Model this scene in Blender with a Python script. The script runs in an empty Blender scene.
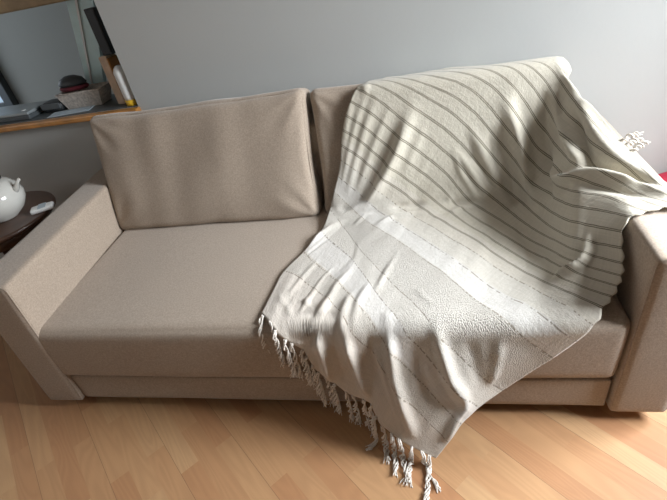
import bpy, bmesh, math, random
import numpy as np
from mathutils import Vector, Matrix

scene = bpy.context.scene
COL = scene.collection

# ------------------------------------------------------------------ camera
YAW, PITCH, ROLL = -0.26238, 0.60643, -0.2068
cam_data = bpy.data.cameras.new('camera')
cam = bpy.data.objects.new('camera', cam_data)
COL.objects.link(cam)
fwd = Vector((math.sin(YAW) * math.cos(PITCH), math.cos(YAW) * math.cos(PITCH), -math.sin(PITCH)))
rt0 = Vector((math.cos(YAW), -math.sin(YAW), 0))
up0 = rt0.cross(fwd)
rt = math.cos(ROLL) * rt0 + math.sin(ROLL) * up0
up = -math.sin(ROLL) * rt0 + math.cos(ROLL) * up0
m = Matrix((rt, up, -fwd)).transposed().to_4x4()
m.translation = Vector((1.42948, -0.96796, 1.42795))
cam.matrix_world = m
cam_data.sensor_width = 36.0
cam_data.lens = 36.0 * 450.4 / 667.0
cam_data.clip_start = 0.05
scene.camera = cam

# ------------------------------------------------------------------ light
vs = scene.view_settings
scene.display_settings.display_device = 'sRGB'
vs.view_transform = 'Standard'
vs.look = 'None'
vs.gamma = 1.0
vs.use_curve_mapping = False
vs.exposure = -0.22

world = bpy.data.worlds.new('world')
scene.world = world
world.use_nodes = True
wb = world.node_tree.nodes['Background']
wb.inputs['Color'].default_value = (0.72, 0.84, 1.0, 1)
wb.inputs['Strength'].default_value = 1.0


def area(name, loc, target, sx, sy, power, color):
    L = bpy.data.lights.new(name, 'AREA')
    L.shape = 'RECTANGLE'
    L.size, L.size_y = sx, sy
    L.energy = power
    L.color = color
    o = bpy.data.objects.new(name, L)
    COL.objects.link(o)
    o.location = loc
    d = Vector(target) - Vector(loc)
    o.rotation_euler = d.to_track_quat('-Z', 'Y').to_euler()
    return o


# daylight that comes in through the right-hand window
area('window_daylight', (4.1, 0.22, 2.15), (1.5, 0.35, 0.5), 1.8, 1.5, 640.0, (0.89, 0.945, 1.0))
# weak warm fill lamp, added outside the unseen window behind the camera's left
area('room_fill', (-2.62, -1.45, 1.6), (1.0, 0.1, 0.5), 1.5, 1.3, 9.5, (1.0, 0.93, 0.84))
area('next_room_fill', (-3.15, 1.9, 1.4), (-0.5, 2.3, 1.1), 1.2, 1.2, 9.0, (0.85, 0.93, 1.0))  # added fill lamp at the unseen open end, brightens the next room

# ------------------------------------------------------------------ helpers
rng = np.random.RandomState(7)


def tag(o, label=None, cat=None, group=None, kind=None):
    if label: o['label'] = label
    if cat: o['category'] = cat
    if group: o['group'] = group
    if kind: o['kind'] = kind
    return o


def empty(name, loc, label, cat, rz=0.0, group=None):
    o = bpy.data.objects.new(name, None)
    COL.objects.link(o)
    o.location = loc
    o.rotation_euler = (0, 0, rz)
    o.empty_display_size = 0.05
    return tag(o, label, cat, group)


def link_mesh(name, me, mat, parent=None, loc=None, smooth=True):
    o = bpy.data.objects.new(name, me)
    COL.objects.link(o)
    if mat: me.materials.append(mat)
    if parent: o.parent = parent
    if loc is not None: o.location = loc
    if smooth:
        me.polygons.foreach_set('use_smooth', [True] * len(me.polygons))
    return o


def bm_obj(name, bm, mat, parent=None, loc=None, smooth=False):
    me = bpy.data.meshes.new(name)
    bmesh.ops.recalc_face_normals(bm, faces=bm.faces)
    bm.to_mesh(me)
    bm.free()
    return link_mesh(name, me, mat, parent, loc, smooth)


def py_obj(name, verts, faces, mat, parent=None, loc=None, smooth=True):
    me = bpy.data.meshes.new(name)
    me.from_pydata([tuple(map(float, v)) for v in verts], [], faces)
    me.update()
    return link_mesh(name, me, mat, parent, loc, smooth)


def add_box(bm, lo, hi, bevel=0.0, seg=2):
    lo, hi = Vector(lo), Vector(hi)
    r = bmesh.ops.create_cube(bm, size=1.0)
    vs_ = r['verts']
    for v in vs_:
        v.co = Vector([lo[i] + (v.co[i] + 0.5) * (hi[i] - lo[i]) for i in range(3)])
    if bevel > 0:
        es = list({e for v in vs_ for e in v.link_edges})
        bmesh.ops.bevel(bm, geom=es, offset=bevel, segments=seg, profile=0.5, affect='EDGES')
    return bm


def box(name, lo, hi, mat, parent=None, bevel=0.003, seg=2, loc=None, smooth=False):
    bm = bmesh.new()
    add_box(bm, lo, hi, bevel, seg)
    return bm_obj(name, bm, mat, parent, loc, smooth)


def tube_geo(pts, rad, n=6, closed=False, verts=None, faces=None):
    """sweep a ring along a polyline; rad is a number or a list"""
    verts = [] if verts is None else verts
    faces = [] if faces is None else faces
    P = np.array(pts, float)
    N = len(P)
    T = np.gradient(P, axis=0)
    if closed:
        T = np.roll(P, -1, 0) - np.roll(P, 1, 0)
    T /= np.maximum(np.linalg.norm(T, axis=1), 1e-9)[:, None]
    R = np.full(N, rad) if np.isscalar(rad) else np.array(rad)
    a = np.array([0, 0, 1.0]) if abs(T[0][2]) < 0.9 else np.array([1.0, 0, 0])
    nrm = np.cross(T[0], a); nrm /= np.linalg.norm(nrm)
    base = len(verts)
    for i in range(N):
        nrm = nrm - T[i] * (nrm @ T[i]); nrm /= max(np.linalg.norm(nrm), 1e-9)
        b = np.cross(T[i], nrm)
        for k in range(n):
            t = 2 * math.pi * k / n
            verts.append(P[i] + R[i] * (math.cos(t) * nrm + math.sin(t) * b))
    last = N if closed else N - 1
    for i in range(last):
        j = (i + 1) % N
        for k in range(n):
            l = (k + 1) % n
            faces.append((base + i * n + k, base + i * n + l, base + j * n + l, base + j * n + k))
    if not closed:
        faces.append(tuple(base + k for k in range(n))[::-1])
        faces.append(tuple(base + (N - 1) * n + k for k in range(n)))
    return verts, faces


def tube(name, pts, rad, mat, parent=None, n=6, closed=False):
    v, f = tube_geo(pts, rad, n, closed)
    return py_obj(name, v, f, mat, parent)


def lathe(name, prof, mat, parent=None, n=40, loc=None):
    verts, faces = [], []
    for r, z in prof:
        for k in range(n):
            t = 2 * math.pi * k / n
            verts.append((r * math.cos(t), r * math.sin(t), z))
    for i in range(len(prof) - 1):
        for k in range(n):
            l = (k + 1) % n
            faces.append((i * n + k, i * n + l, (i + 1) * n + l, (i + 1) * n + k))
    if prof[0][0] > 1e-4: faces.append(tuple(range(n))[::-1])
    if prof[-1][0] > 1e-4: faces.append(tuple((len(prof) - 1) * n + k for k in range(n)))
    return py_obj(name, verts, faces, mat, parent, loc)


class NT:
    def __init__(s, name):
        s.m = bpy.data.materials.new(name)
        s.m.use_nodes = True
        s.t = s.m.node_tree
        s.b = s.t.nodes['Principled BSDF']

    def n(s, kind, **kw):
        nd = s.t.nodes.new(kind)
        for k, v in kw.items():
            if k.startswith('i_'):
                nd.inputs[k[2:].replace('_', ' ')].default_value = v
            else:
                setattr(nd, k, v)
        return nd

    def l(s, a, b):
        s.t.links.new(a, b)

    def math(s, op, a, b=None, c=None):
        nd = s.t.nodes.new('ShaderNodeMath'); nd.operation = op
        for i, x in enumerate((a, b, c)):
            if x is None: continue
            if isinstance(x, (int, float)): nd.inputs[i].default_value = x
            else: s.l(x, nd.inputs[i])
        return nd.outputs[0]

    def mix(s, fac, a, b, blend='MIX'):
        nd = s.t.nodes.new('ShaderNodeMix'); nd.data_type = 'RGBA'; nd.blend_type = blend
        for k, x in ((0, fac), (6, a), (7, b)):
            if isinstance(x, (int, float)): nd.inputs[k].default_value = x
            elif isinstance(x, tuple): nd.inputs[k].default_value = x if len(x) == 4 else (*x, 1)
            else: s.l(x, nd.inputs[k])
        return nd.outputs[2]

    def ramp(s, fac, stops):
        nd = s.t.nodes.new('ShaderNodeValToRGB')
        cr = nd.color_ramp
        while len(cr.elements) < len(stops): cr.elements.new(0.5)
        for e, (p, col) in zip(cr.elements, stops):
            e.position = p; e.color = (*col, 1) if len(col) == 3 else col
        s.l(fac, nd.inputs[0])
        return nd.outputs[0]

    def bump(s, h, strength=0.3, dist=0.002, prev=None):
        nd = s.t.nodes.new('ShaderNodeBump')
        nd.inputs['Strength'].default_value = strength
        nd.inputs['Distance'].default_value = dist
        s.l(h, nd.inputs['Height'])
        if prev is not None: s.l(prev, nd.inputs['Normal'])
        return nd.outputs[0]


def plain(name, col, rough=0.6, noise=0.06, scale=12.0, metal=0.0, bump=0.0, spec=0.5, coat=0.0):
    """one colour, slightly mottled by noise"""
    N = NT(name)
    tc = N.n('ShaderNodeTexCoord')
    nz = N.n('ShaderNodeTexNoise', i_Scale=scale, i_Detail=4.0)
    N.l(tc.outputs['Object'], nz.inputs['Vector'])
    d = tuple(max(0, c * (1 - noise * 2)) for c in col)
    e = tuple(min(1, c * (1 + noise)) for c in col)
    N.l(N.ramp(nz.outputs[0], [(0.3, d), (0.7, e)]), N.b.inputs['Base Color'])
    N.b.inputs['Roughness'].default_value = rough
    N.b.inputs['Metallic'].default_value = metal
    N.b.inputs['Specular IOR Level'].default_value = spec
    N.b.inputs['Coat Weight'].default_value = coat
    if bump:
        N.l(N.bump(nz.outputs[0], bump, 0.01), N.b.inputs['Normal'])
    return N.m


def fabric(name, col, scale=420.0):
    """woven upholstery: fine crossed threads, heather speckle, slow mottling"""
    N = NT(name)
    tc = N.n('ShaderNodeTexCoord')
    big = N.n('ShaderNodeTexNoise', i_Scale=5.0, i_Detail=5.0, i_Roughness=0.6)
    fine = N.n('ShaderNodeTexNoise', i_Scale=scale, i_Detail=3.0, i_Roughness=0.7)
    mid = N.n('ShaderNodeTexNoise', i_Scale=170.0, i_Detail=3.0, i_Roughness=0.8)
    for nd in (big, fine, mid): N.l(tc.outputs['Object'], nd.inputs['Vector'])
    dark = tuple(c * 0.62 for c in col); lite = tuple(min(1, c * 1.34) for c in col)
    c1 = N.ramp(mid.outputs[0], [(0.36, dark), (0.64, lite)])
    c2 = N.mix(0.5, c1, (*col, 1))
    c3 = N.mix(N.math('MULTIPLY', big.outputs[0], 0.30), c2, tuple(c * 0.72 for c in col))
    N.l(c3, N.b.inputs['Base Color'])
    N.b.inputs['Roughness'].default_value = 0.95
    N.b.inputs['Specular IOR Level'].default_value = 0.15
    N.b.inputs['Sheen Weight'].default_value = 0.25
    N.b.inputs['Sheen Roughness'].default_value = 0.5
    b1 = N.bump(mid.outputs[0], 0.35, 0.002)
    b2 = N.bump(fine.outputs[0], 0.3, 0.001, b1)
    N.l(b2, N.b.inputs['Normal'])
    return N.m


SOFA = fabric('sofa_fabric', (0.385, 0.308, 0.24))
PIPE = fabric('sofa_piping_fabric', (0.34, 0.27, 0.21))


def wall_mat(name, col):
    N = NT(name)
    tc = N.n('ShaderNodeTexCoord')
    nz = N.n('ShaderNodeTexNoise', i_Scale=60.0, i_Detail=4.0)
    bg = N.n('ShaderNodeTexNoise', i_Scale=1.2, i_Detail=2.0)
    N.l(tc.outputs['Object'], nz.inputs['Vector']); N.l(tc.outputs['Object'], bg.inputs['Vector'])
    N.l(N.mix(N.math('MULTIPLY', bg.outputs[0], 0.25), col, tuple(c * 0.9 for c in col)), N.b.inputs['Base Color'])
    N.b.inputs['Roughness'].default_value = 0.75
    N.b.inputs['Specular IOR Level'].default_value = 0.3
    N.l(N.bump(nz.outputs[0], 0.12, 0.003), N.b.inputs['Normal'])
    return N.m


WALL = wall_mat('painted_wall', (0.475, 0.48, 0.465))
NEXT = wall_mat('next_room_wall', (0.42, 0.42, 0.385))
WHITE = plain('white_ceiling', (0.75, 0.75, 0.73), 0.8, 0.02)


def floor_mat():
    """three-strip beech laminate, strips run diagonally to the sofa"""
    N = NT('beech_laminate')
    tc = N.n('ShaderNodeTexCoord')
    mp = N.n('ShaderNodeMapping'); mp.inputs['Rotation'].default_value = (0, 0, math.radians(-FLOOR_ANGLE)); mp.inputs['Location'].default_value = (0, -0.04, 0)
    N.l(tc.outputs['Object'], mp.inputs['Vector'])
    br = N.n('ShaderNodeTexBrick', offset=0.37, offset_frequency=2)
    br.inputs['Scale'].default_value = 1.0
    br.inputs['Mortar Size'].default_value = 0.0
    br.inputs['Brick Width'].default_value = 0.42
    br.inputs['Row Height'].default_value = 0.0683
    br.inputs['Color1'].default_value = (0, 0, 0, 1); br.inputs['Color2'].default_value = (1, 1, 1, 1)
    N.l(mp.outputs[0], br.inputs['Vector'])
    tone = N.math('ADD', br.outputs[0], 0.0)
    # long joints between the boards
    sy = N.n('ShaderNodeSeparateXYZ'); N.l(mp.outputs[0], sy.inputs[0])
    fy = N.math('FRACT', N.math('DIVIDE', sy.outputs[1], .205))
    gap_f = N.math('MULTIPLY', N.math('MAXIMUM', N.math('LESS_THAN', fy, .004), N.math('GREATER_THAN', fy, .996)), .7)
    # every strip gets its own piece of grain
    off = N.n('ShaderNodeCombineXYZ'); N.l(N.math('MULTIPLY', tone, 13.0), off.inputs[2])
    sc = N.n('ShaderNodeVectorMath', operation='MULTIPLY'); sc.inputs[1].default_value = (1.6, 13.0, 1.0)
    N.l(mp.outputs[0], sc.inputs[0])
    ad = N.n('ShaderNodeVectorMath', operation='ADD'); N.l(sc.outputs[0], ad.inputs[0]); N.l(off.outputs[0], ad.inputs[1])
    g1 = N.n('ShaderNodeTexNoise', i_Scale=0.75, i_Detail=1.0, i_Distortion=0.6); N.l(ad.outputs[0], g1.inputs['Vector'])
    rings = N.math('SINE', N.math('MULTIPLY', g1.outputs[0], 75.0))
    sc2 = N.n('ShaderNodeVectorMath', operation='MULTIPLY'); sc2.inputs[1].default_value = (14.0, 260.0, 1.0)
    N.l(mp.outputs[0], sc2.inputs[0])
    fl = N.n('ShaderNodeTexNoise', i_Scale=1.0, i_Detail=3.0); N.l(sc2.outputs[0], fl.inputs['Vector'])
    base = N.ramp(tone, [(0.0, (0.43, 0.215, 0.102)), (0.4, (0.475, 0.262, 0.128)), (0.7, (0.50, 0.288, 0.142)), (1.0, (0.535, 0.328, 0.168))])
    c = N.mix(N.math('MULTIPLY', N.math('ADD', rings, 1.0), 0.075), base, (0.23, 0.11, 0.055))
    c = N.mix(N.math('MULTIPLY', fl.outputs[0], 0.22), c, (0.26, 0.13, 0.07))
    c = N.mix(gap_f, c, (0.16, 0.09, 0.05))
    N.l(c, N.b.inputs['Base Color'])
    N.b.inputs['Roughness'].default_value = 0.42
    N.b.inputs['Specular IOR Level'].default_value = 0.4
    N.l(N.bump(N.math('SUBTRACT', 1.0, gap_f), 0.4, 0.001), N.b.inputs['Normal'])
    return N.m


FLOOR_ANGLE = 138.0

# ------------------------------------------------------------------ the room
WX0, WX1, WY0, WY1, WH = -2.4, 3.0, -2.9, 1.0, 2.5


def struct(name, lo, hi, mat):
    return tag(box(name, lo, hi, mat, bevel=0.0), kind='structure')


struct('floor', (WX0, WY0, -0.05), (WX1, 1.12, 0.0), floor_mat())
struct('ceiling', (WX0, WY0, WH), (WX1, 1.12, WH + 0.05), WHITE)


def wall_with_hole(name, plane, lo, hi, thick, hole, mat):
    """plane 'y' or 'x' at lo[...]: four slabs in one mesh around a rectangular hole (a0, a1, z0, z1)"""
    bm = bmesh.new()
    a0, a1, z0, z1 = hole
    A0, A1 = lo, hi
    for (p, q, r, s) in ((A0, a0, 0, WH), (a1, A1, 0, WH), (a0, a1, 0, z0), (a0, a1, z1, WH)):
        if q - p < 1e-4 or s - r < 1e-4: continue
        if plane[0] == 'y':
            add_box(bm, (p, plane[1], r), (q, plane[1] + thick, s))
        else:
            add_box(bm, (plane[1], p, r), (plane[1] + thick, q, s))
    return tag(bm_obj(name, bm, mat), kind='structure')


HX, SZ = 0.108, 0.915       # right jamb and sill height of the opening
wall_with_hole('wall_back', ('y', WY1), WX0, WX1, 0.12, (-1.75, HX, SZ, 1.95), WALL)
wall_with_hole('wall_right', ('x', WX1), WY0, 1.12, 0.12, (-0.35, 0.62, 0.80, 2.05), WALL)
wall_with_hole('wall_left', ('x', WX0 - 0.12), WY0, 1.12, 0.12, (-2.2, -0.7, 0.9, 2.1), WALL)
struct('wall_front', (WX0, WY0 - 0.12, 0), (WX1, WY0, WH), WALL)

PVC = plain('window_frame_white', (0.72, 0.74, 0.74), 0.4, 0.02)
GLASS = NT('window_glass')
GLASS.b.inputs['Transmission Weight'].default_value = 1.0
GLASS.b.inputs['Roughness'].default_value = 0.0
GLASS.b.inputs['IOR'].default_value = 1.45
GLASS = GLASS.m


def window(name, axis, c, a0, a1, z0, z1, mat=PVC, w=0.05, d=0.05):
    """casement frame with a middle mullion set in a wall hole"""
    bm = bmesh.new()
    mid = (a0 + a1) / 2
    for (p, q, r, s) in ((a0, a0 + w, z0, z1), (a1 - w, a1, z0, z1), (a0, a1, z0, z0 + w), (a0, a1, z1 - w, z1), (mid - w / 2, mid + w / 2, z0, z1)):
        if axis == 'x': add_box(bm, (c, p, r), (c + d, q, s), 0.004)
        else: add_box(bm, (p, c, r), (q, c + d, s), 0.004)
    return tag(bm_obj(name, bm, mat), kind='structure')


window('window_1', 'x', WX1 + 0.04, -0.35, 0.62, 0.80, 2.05, w=.03)
window('window_2', 'x', WX0 - 0.09, -2.2, -0.7, 0.9, 2.1)

# the room seen through the opening
struct('wall_next_room', (-3.2, 2.6, 0), (1.2, 2.7, WH), NEXT)
struct('wall_next_room_right', (1.1, 1.12, 0), (1.2, 2.6, WH), NEXT)
struct('floor_next_room', (-3.2, 1.12, -0.05), (1.2, 2.7, 0.0), plain('next_room_floor', (0.25, 0.17, 0.11), 0.5))
struct('ceiling_next_room', (-3.2, 1.12, WH), (1.2, 2.7, WH + 0.05), WHITE)

BLUE = plain('pale_blue_paint', (0.62, 0.82, 0.84), 0.45, 0.04)
ORANGE = plain('varnished_orange_wood', (0.46, 0.20, 0.045), 0.30, 0.12, 18.0, coat=0.3)
OAK = plain('yellow_brown_wood', (0.36, 0.25, 0.13), 0.5, 0.12, 16.0)

# ------------------------------------------------------------------ sofa
W, D = 1.95, 0.642
BT = math.atan2(0.15, 0.50)
rt_sofa = empty('sofa', (W / 2, 0.45, 0.0), 'beige woven fabric sofa with wide square arms standing against the grey wall', 'sofa')
OFF = Vector((-W / 2, -0.45, 0))


def vnoise(P, f, seed):
    """smooth pseudo-noise from a handful of sines"""
    r = np.random.RandomState(seed)
    out = np.zeros(len(P))
    for k in range(7):
        d = r.normal(size=3); d /= np.linalg.norm(d)
        out += np.sin((P @ d) * f * r.uniform(0.6, 1.7) + r.uniform(0, 6.28))
    return out / 7 ** 0.5


def soft_block(name, lo, hi, r, mat, parent, nx=60, ny=24, nz=16, puff=(0, 0, 0), noise=0.002, nf=14, seed=1, xf=None, crease=None):
    """a rounded upholstered block: grid on six sides, puffed faces, faint unevenness"""
    lo, hi = np.array(lo, float), np.array(hi, float)
    bm = bmesh.new()
    bmesh.ops.create_cube(bm, size=1.0)
    n = (nx, ny, nz)
    for ax in range(3):
        for i in range(1, n[ax]):
            co = [0, 0, 0]; co[ax] = -0.5 + i / n[ax]
            no = [0, 0, 0]; no[ax] = 1
            bmesh.ops.bisect_plane(bm, geom=bm.verts[:] + bm.edges[:] + bm.faces[:], plane_co=co, plane_no=no)
    U = np.array([v.co[:] for v in bm.verts]) * 2
    # denser towards the edges
    S = np.sign(U) * (1 - (1 - np.abs(U)) ** 1.35)
    half = (hi - lo) / 2; cen = (hi + lo) / 2
    P = S * half
    core = np.clip(P, -(half - r), half - r)
    dv = P - core
    ln = np.linalg.norm(dv, axis=1)
    out = ln > 1e-9
    q = np.maximum(np.abs(P) - (half - r), 0)
    mx = q.max(1)
    P[out] = core[out] + dv[out] / ln[out][:, None] * mx[out][:, None]
    for ax in range(3):
        if puff[ax]:
            a, b = [i for i in range(3) if i != ax]
            w = np.clip(1 - S[:, a] ** 4, 0, 1) ** .7 * np.clip(1 - S[:, b] ** 4, 0, 1) ** .7
            P[:, ax] += np.sign(S[:, ax]) * w * puff[ax] * (np.abs(S[:, ax]) ** 2)
    if crease is not None: P = crease(P, half)
    nrm = P / np.maximum(np.linalg.norm(P / half, axis=1), 1e-6)[:, None] / half
    nrm /= np.maximum(np.linalg.norm(nrm, axis=1), 1e-6)[:, None]
    P = P + nrm * (vnoise(P, nf, seed) * noise)[:, None]
    P = P + cen
    if xf is not None: P = xf(P)
    P = P + np.array(OFF)
    for v, p in zip(bm.verts, P): v.co = p
    o = bm_obj(name, bm, mat, parent, smooth=True)
    return o


def rrect(x0, x1, z0, z1, r, n=5):
    pts = []
    for cx, cz, a in ((x1 - r, z1 - r, 0), (x0 + r, z1 - r, 90), (x0 + r, z0 + r, 180), (x1 - r, z0 + r, 270)):
        for k in range(n + 1):
            t = math.radians(a + 90 * k / n)
            pts.append((cx + r * math.cos(t), cz + r * math.sin(t)))
    return pts


# low front panel (storage drawer front) and the body behind it
soft_block('drawer_front', (0.004, 0.004, 0.054), (W - 0.006, 0.05, 0.187), 0.005, SOFA, rt_sofa, 60, 3, 8, (0, .004, 0), 0.0008, 9, 3)
box('underframe', (0.0, 0.052, 0.06), (W, 0.93, 0.185), PIPE, rt_sofa, 0.006, loc=OFF)
# one long seat cushion
seat = soft_block('seat_cushion', (-0.02, -0.008, 0.190), (W + 0.006, 0.80, 0.442), 0.032, SOFA, rt_sofa, 90, 40, 14, (0, .010, .006), 0.0022, 11, 5)


def arm(side):
    """square arm, top leans outwards a little; side -1 left, +1 right"""
    def xf(P):
        P = P.copy()
        t = np.clip((P[:, 2] - 0.045) / 0.615, 0, 1)
        if side < 0: P[:, 0] += 0.040 * t - 0.045 * np.clip(P[:, 1], 0, 1) / .64
        else: P[:, 0] += 0.008 * t
        return P
    x0, x1 = (-0.165, -0.003) if side < 0 else (W + 0.003, W + 0.165)
    a = soft_block('armrest', (x0, -0.012, 0.045), (x1, 0.93, 0.660), 0.013, SOFA, rt_sofa, 10, 50, 34, (.003, .002, .003), 0.0012, 12, 20 + side, xf)
    # welted seams round the front panel
    pts = []
    for x, z in rrect(x0 + 0.004, x1 - 0.004, 0.052, 0.656, 0.02):
        p = xf(np.array([[x, -0.0115, z]]))[0]
        pts.append(p + np.array(OFF) + np.array([0, 0.004, 0]))
    tube('piping', pts, 0.0032, PIPE, a, 6, True)
    return a


arm(-1)
arm(1)
soft_block('backrest', (0.0, 0.80, 0.20), (W, 0.955, 0.80), 0.04, SOFA, rt_sofa, 60, 8, 24, (0, 0, 0), 0.002, 9, 31)


def lean(P, y0=0.64, z0=0.437):
    P = P.copy()
    y = P[:, 1].copy(); z = P[:, 2].copy()
    P[:, 1] = y0 + y * math.cos(BT) + z * math.sin(BT)
    P[:, 2] = z0 - y * math.sin(BT) + z * math.cos(BT)
    return P


def back_cushion(x0, x1, dy, seed, h=0.515, puff=.026):
    def crease(P, half):
        # pinched corners: the body narrows between corners, wrinkles fan out of them
        sx = P[:, 0] / half[0]; sz = P[:, 2] / half[2]
        P = P.copy()
        P[:, 0] -= np.sign(sx) * 0.012 * (1 - sz ** 2) * np.abs(sx) ** 3
        P[:, 2] -= np.sign(sz) * 0.009 * (1 - sx ** 4) * np.abs(sz) ** 3 * (sz > 0)
        f = np.sign(P[:, 1])
        for cx, cz in ((-1, -1), (1, -1), (-1, 1), (1, 1)):
            d = np.hypot((sx - cx) * half[0], (sz - cz) * half[2])
            a = np.arctan2((sz - cz) * half[2], (sx - cx) * half[0])
            P[:, 1] += f * 0.0025 * np.sin(a * 11 + seed + cx * 2 + cz) * np.exp(-((d - 0.12) / 0.09) ** 2)
        P[:, 1] += f * .0022 * vnoise(P * np.array([1, 1, .45]), 42, seed + 40) * np.clip(1 - sx ** 6, 0, 1)
        # faint vertical slumps in the filling
        P[:, 1] += f * 0.004 * np.sin(sx * 9 + np.sin(sz * 2.2 + seed) * 1.1) * np.clip(1 - sx ** 4, 0, 1) * np.clip(1 - sz ** 4, 0, 1)
        return P
    xf = lambda P: lean(P)
    c = soft_block('back_cushion', (x0, dy, 0.004), (x1, dy + 0.165, h), 0.038, SOFA, rt_sofa, 70, 14, 44, (0, puff, .006), 0.0035, 17, seed, xf, crease)
    for k in (0.018, 0.147):
        pts = []
        for x, z in rrect(x0 + 0.010, x1 - 0.010, 0.014, h - 0.010, 0.03, 6):
            pts.append((x, z))
        # follow the pinched outline
        q = []
        P2 = []
        n = len(pts)
        for i in range(n):
            a_, b_ = pts[i], pts[(i + 1) % n]
            m_ = max(1, int(math.hypot(a_[0] - b_[0], a_[1] - b_[1]) / 0.03))
            for j in range(m_):
                P2.append((a_[0] + (b_[0] - a_[0]) * j / m_, a_[1] + (b_[1] - a_[1]) * j / m_))
        cx_, cz_ = (x0 + x1) / 2, h / 2
        for x, z in P2:
            sx = (x - cx_) / ((x1 - x0) / 2); sz = (z - cz_) / (h / 2)
            x2 = x - np.sign(sx) * 0.012 * (1 - sz ** 2) * abs(sx) ** 3
            z2 = z - (0.009 * (1 - sx ** 4) * abs(sz) ** 3 if sz > 0 else 0)
            q.append((x2, dy + k, z2))
        q = lean(np.array(q)) + np.array(OFF)
        tube('piping', q, 0.0028, PIPE, c, 6, True)
    return c


back_cushion(-0.035, W / 2 - 0.004, 0.0, 3, .543)
back_cushion(W / 2 + 0.004, W - 0.012, 0.018, 8, .530, .002)

FOOT = plain('black_plastic', (0.02, 0.018, 0.016), 0.5)
for x in (0.05, W / 2, W - 0.03):
    for y in (0.07, 0.86):
        o = lathe('foot', [(0.022, 0.0), (0.026, 0.006), (0.026, 0.05), (0.030, 0.06)], FOOT, rt_sofa, 20, Vector((x, y, 0)) + OFF)

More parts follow.
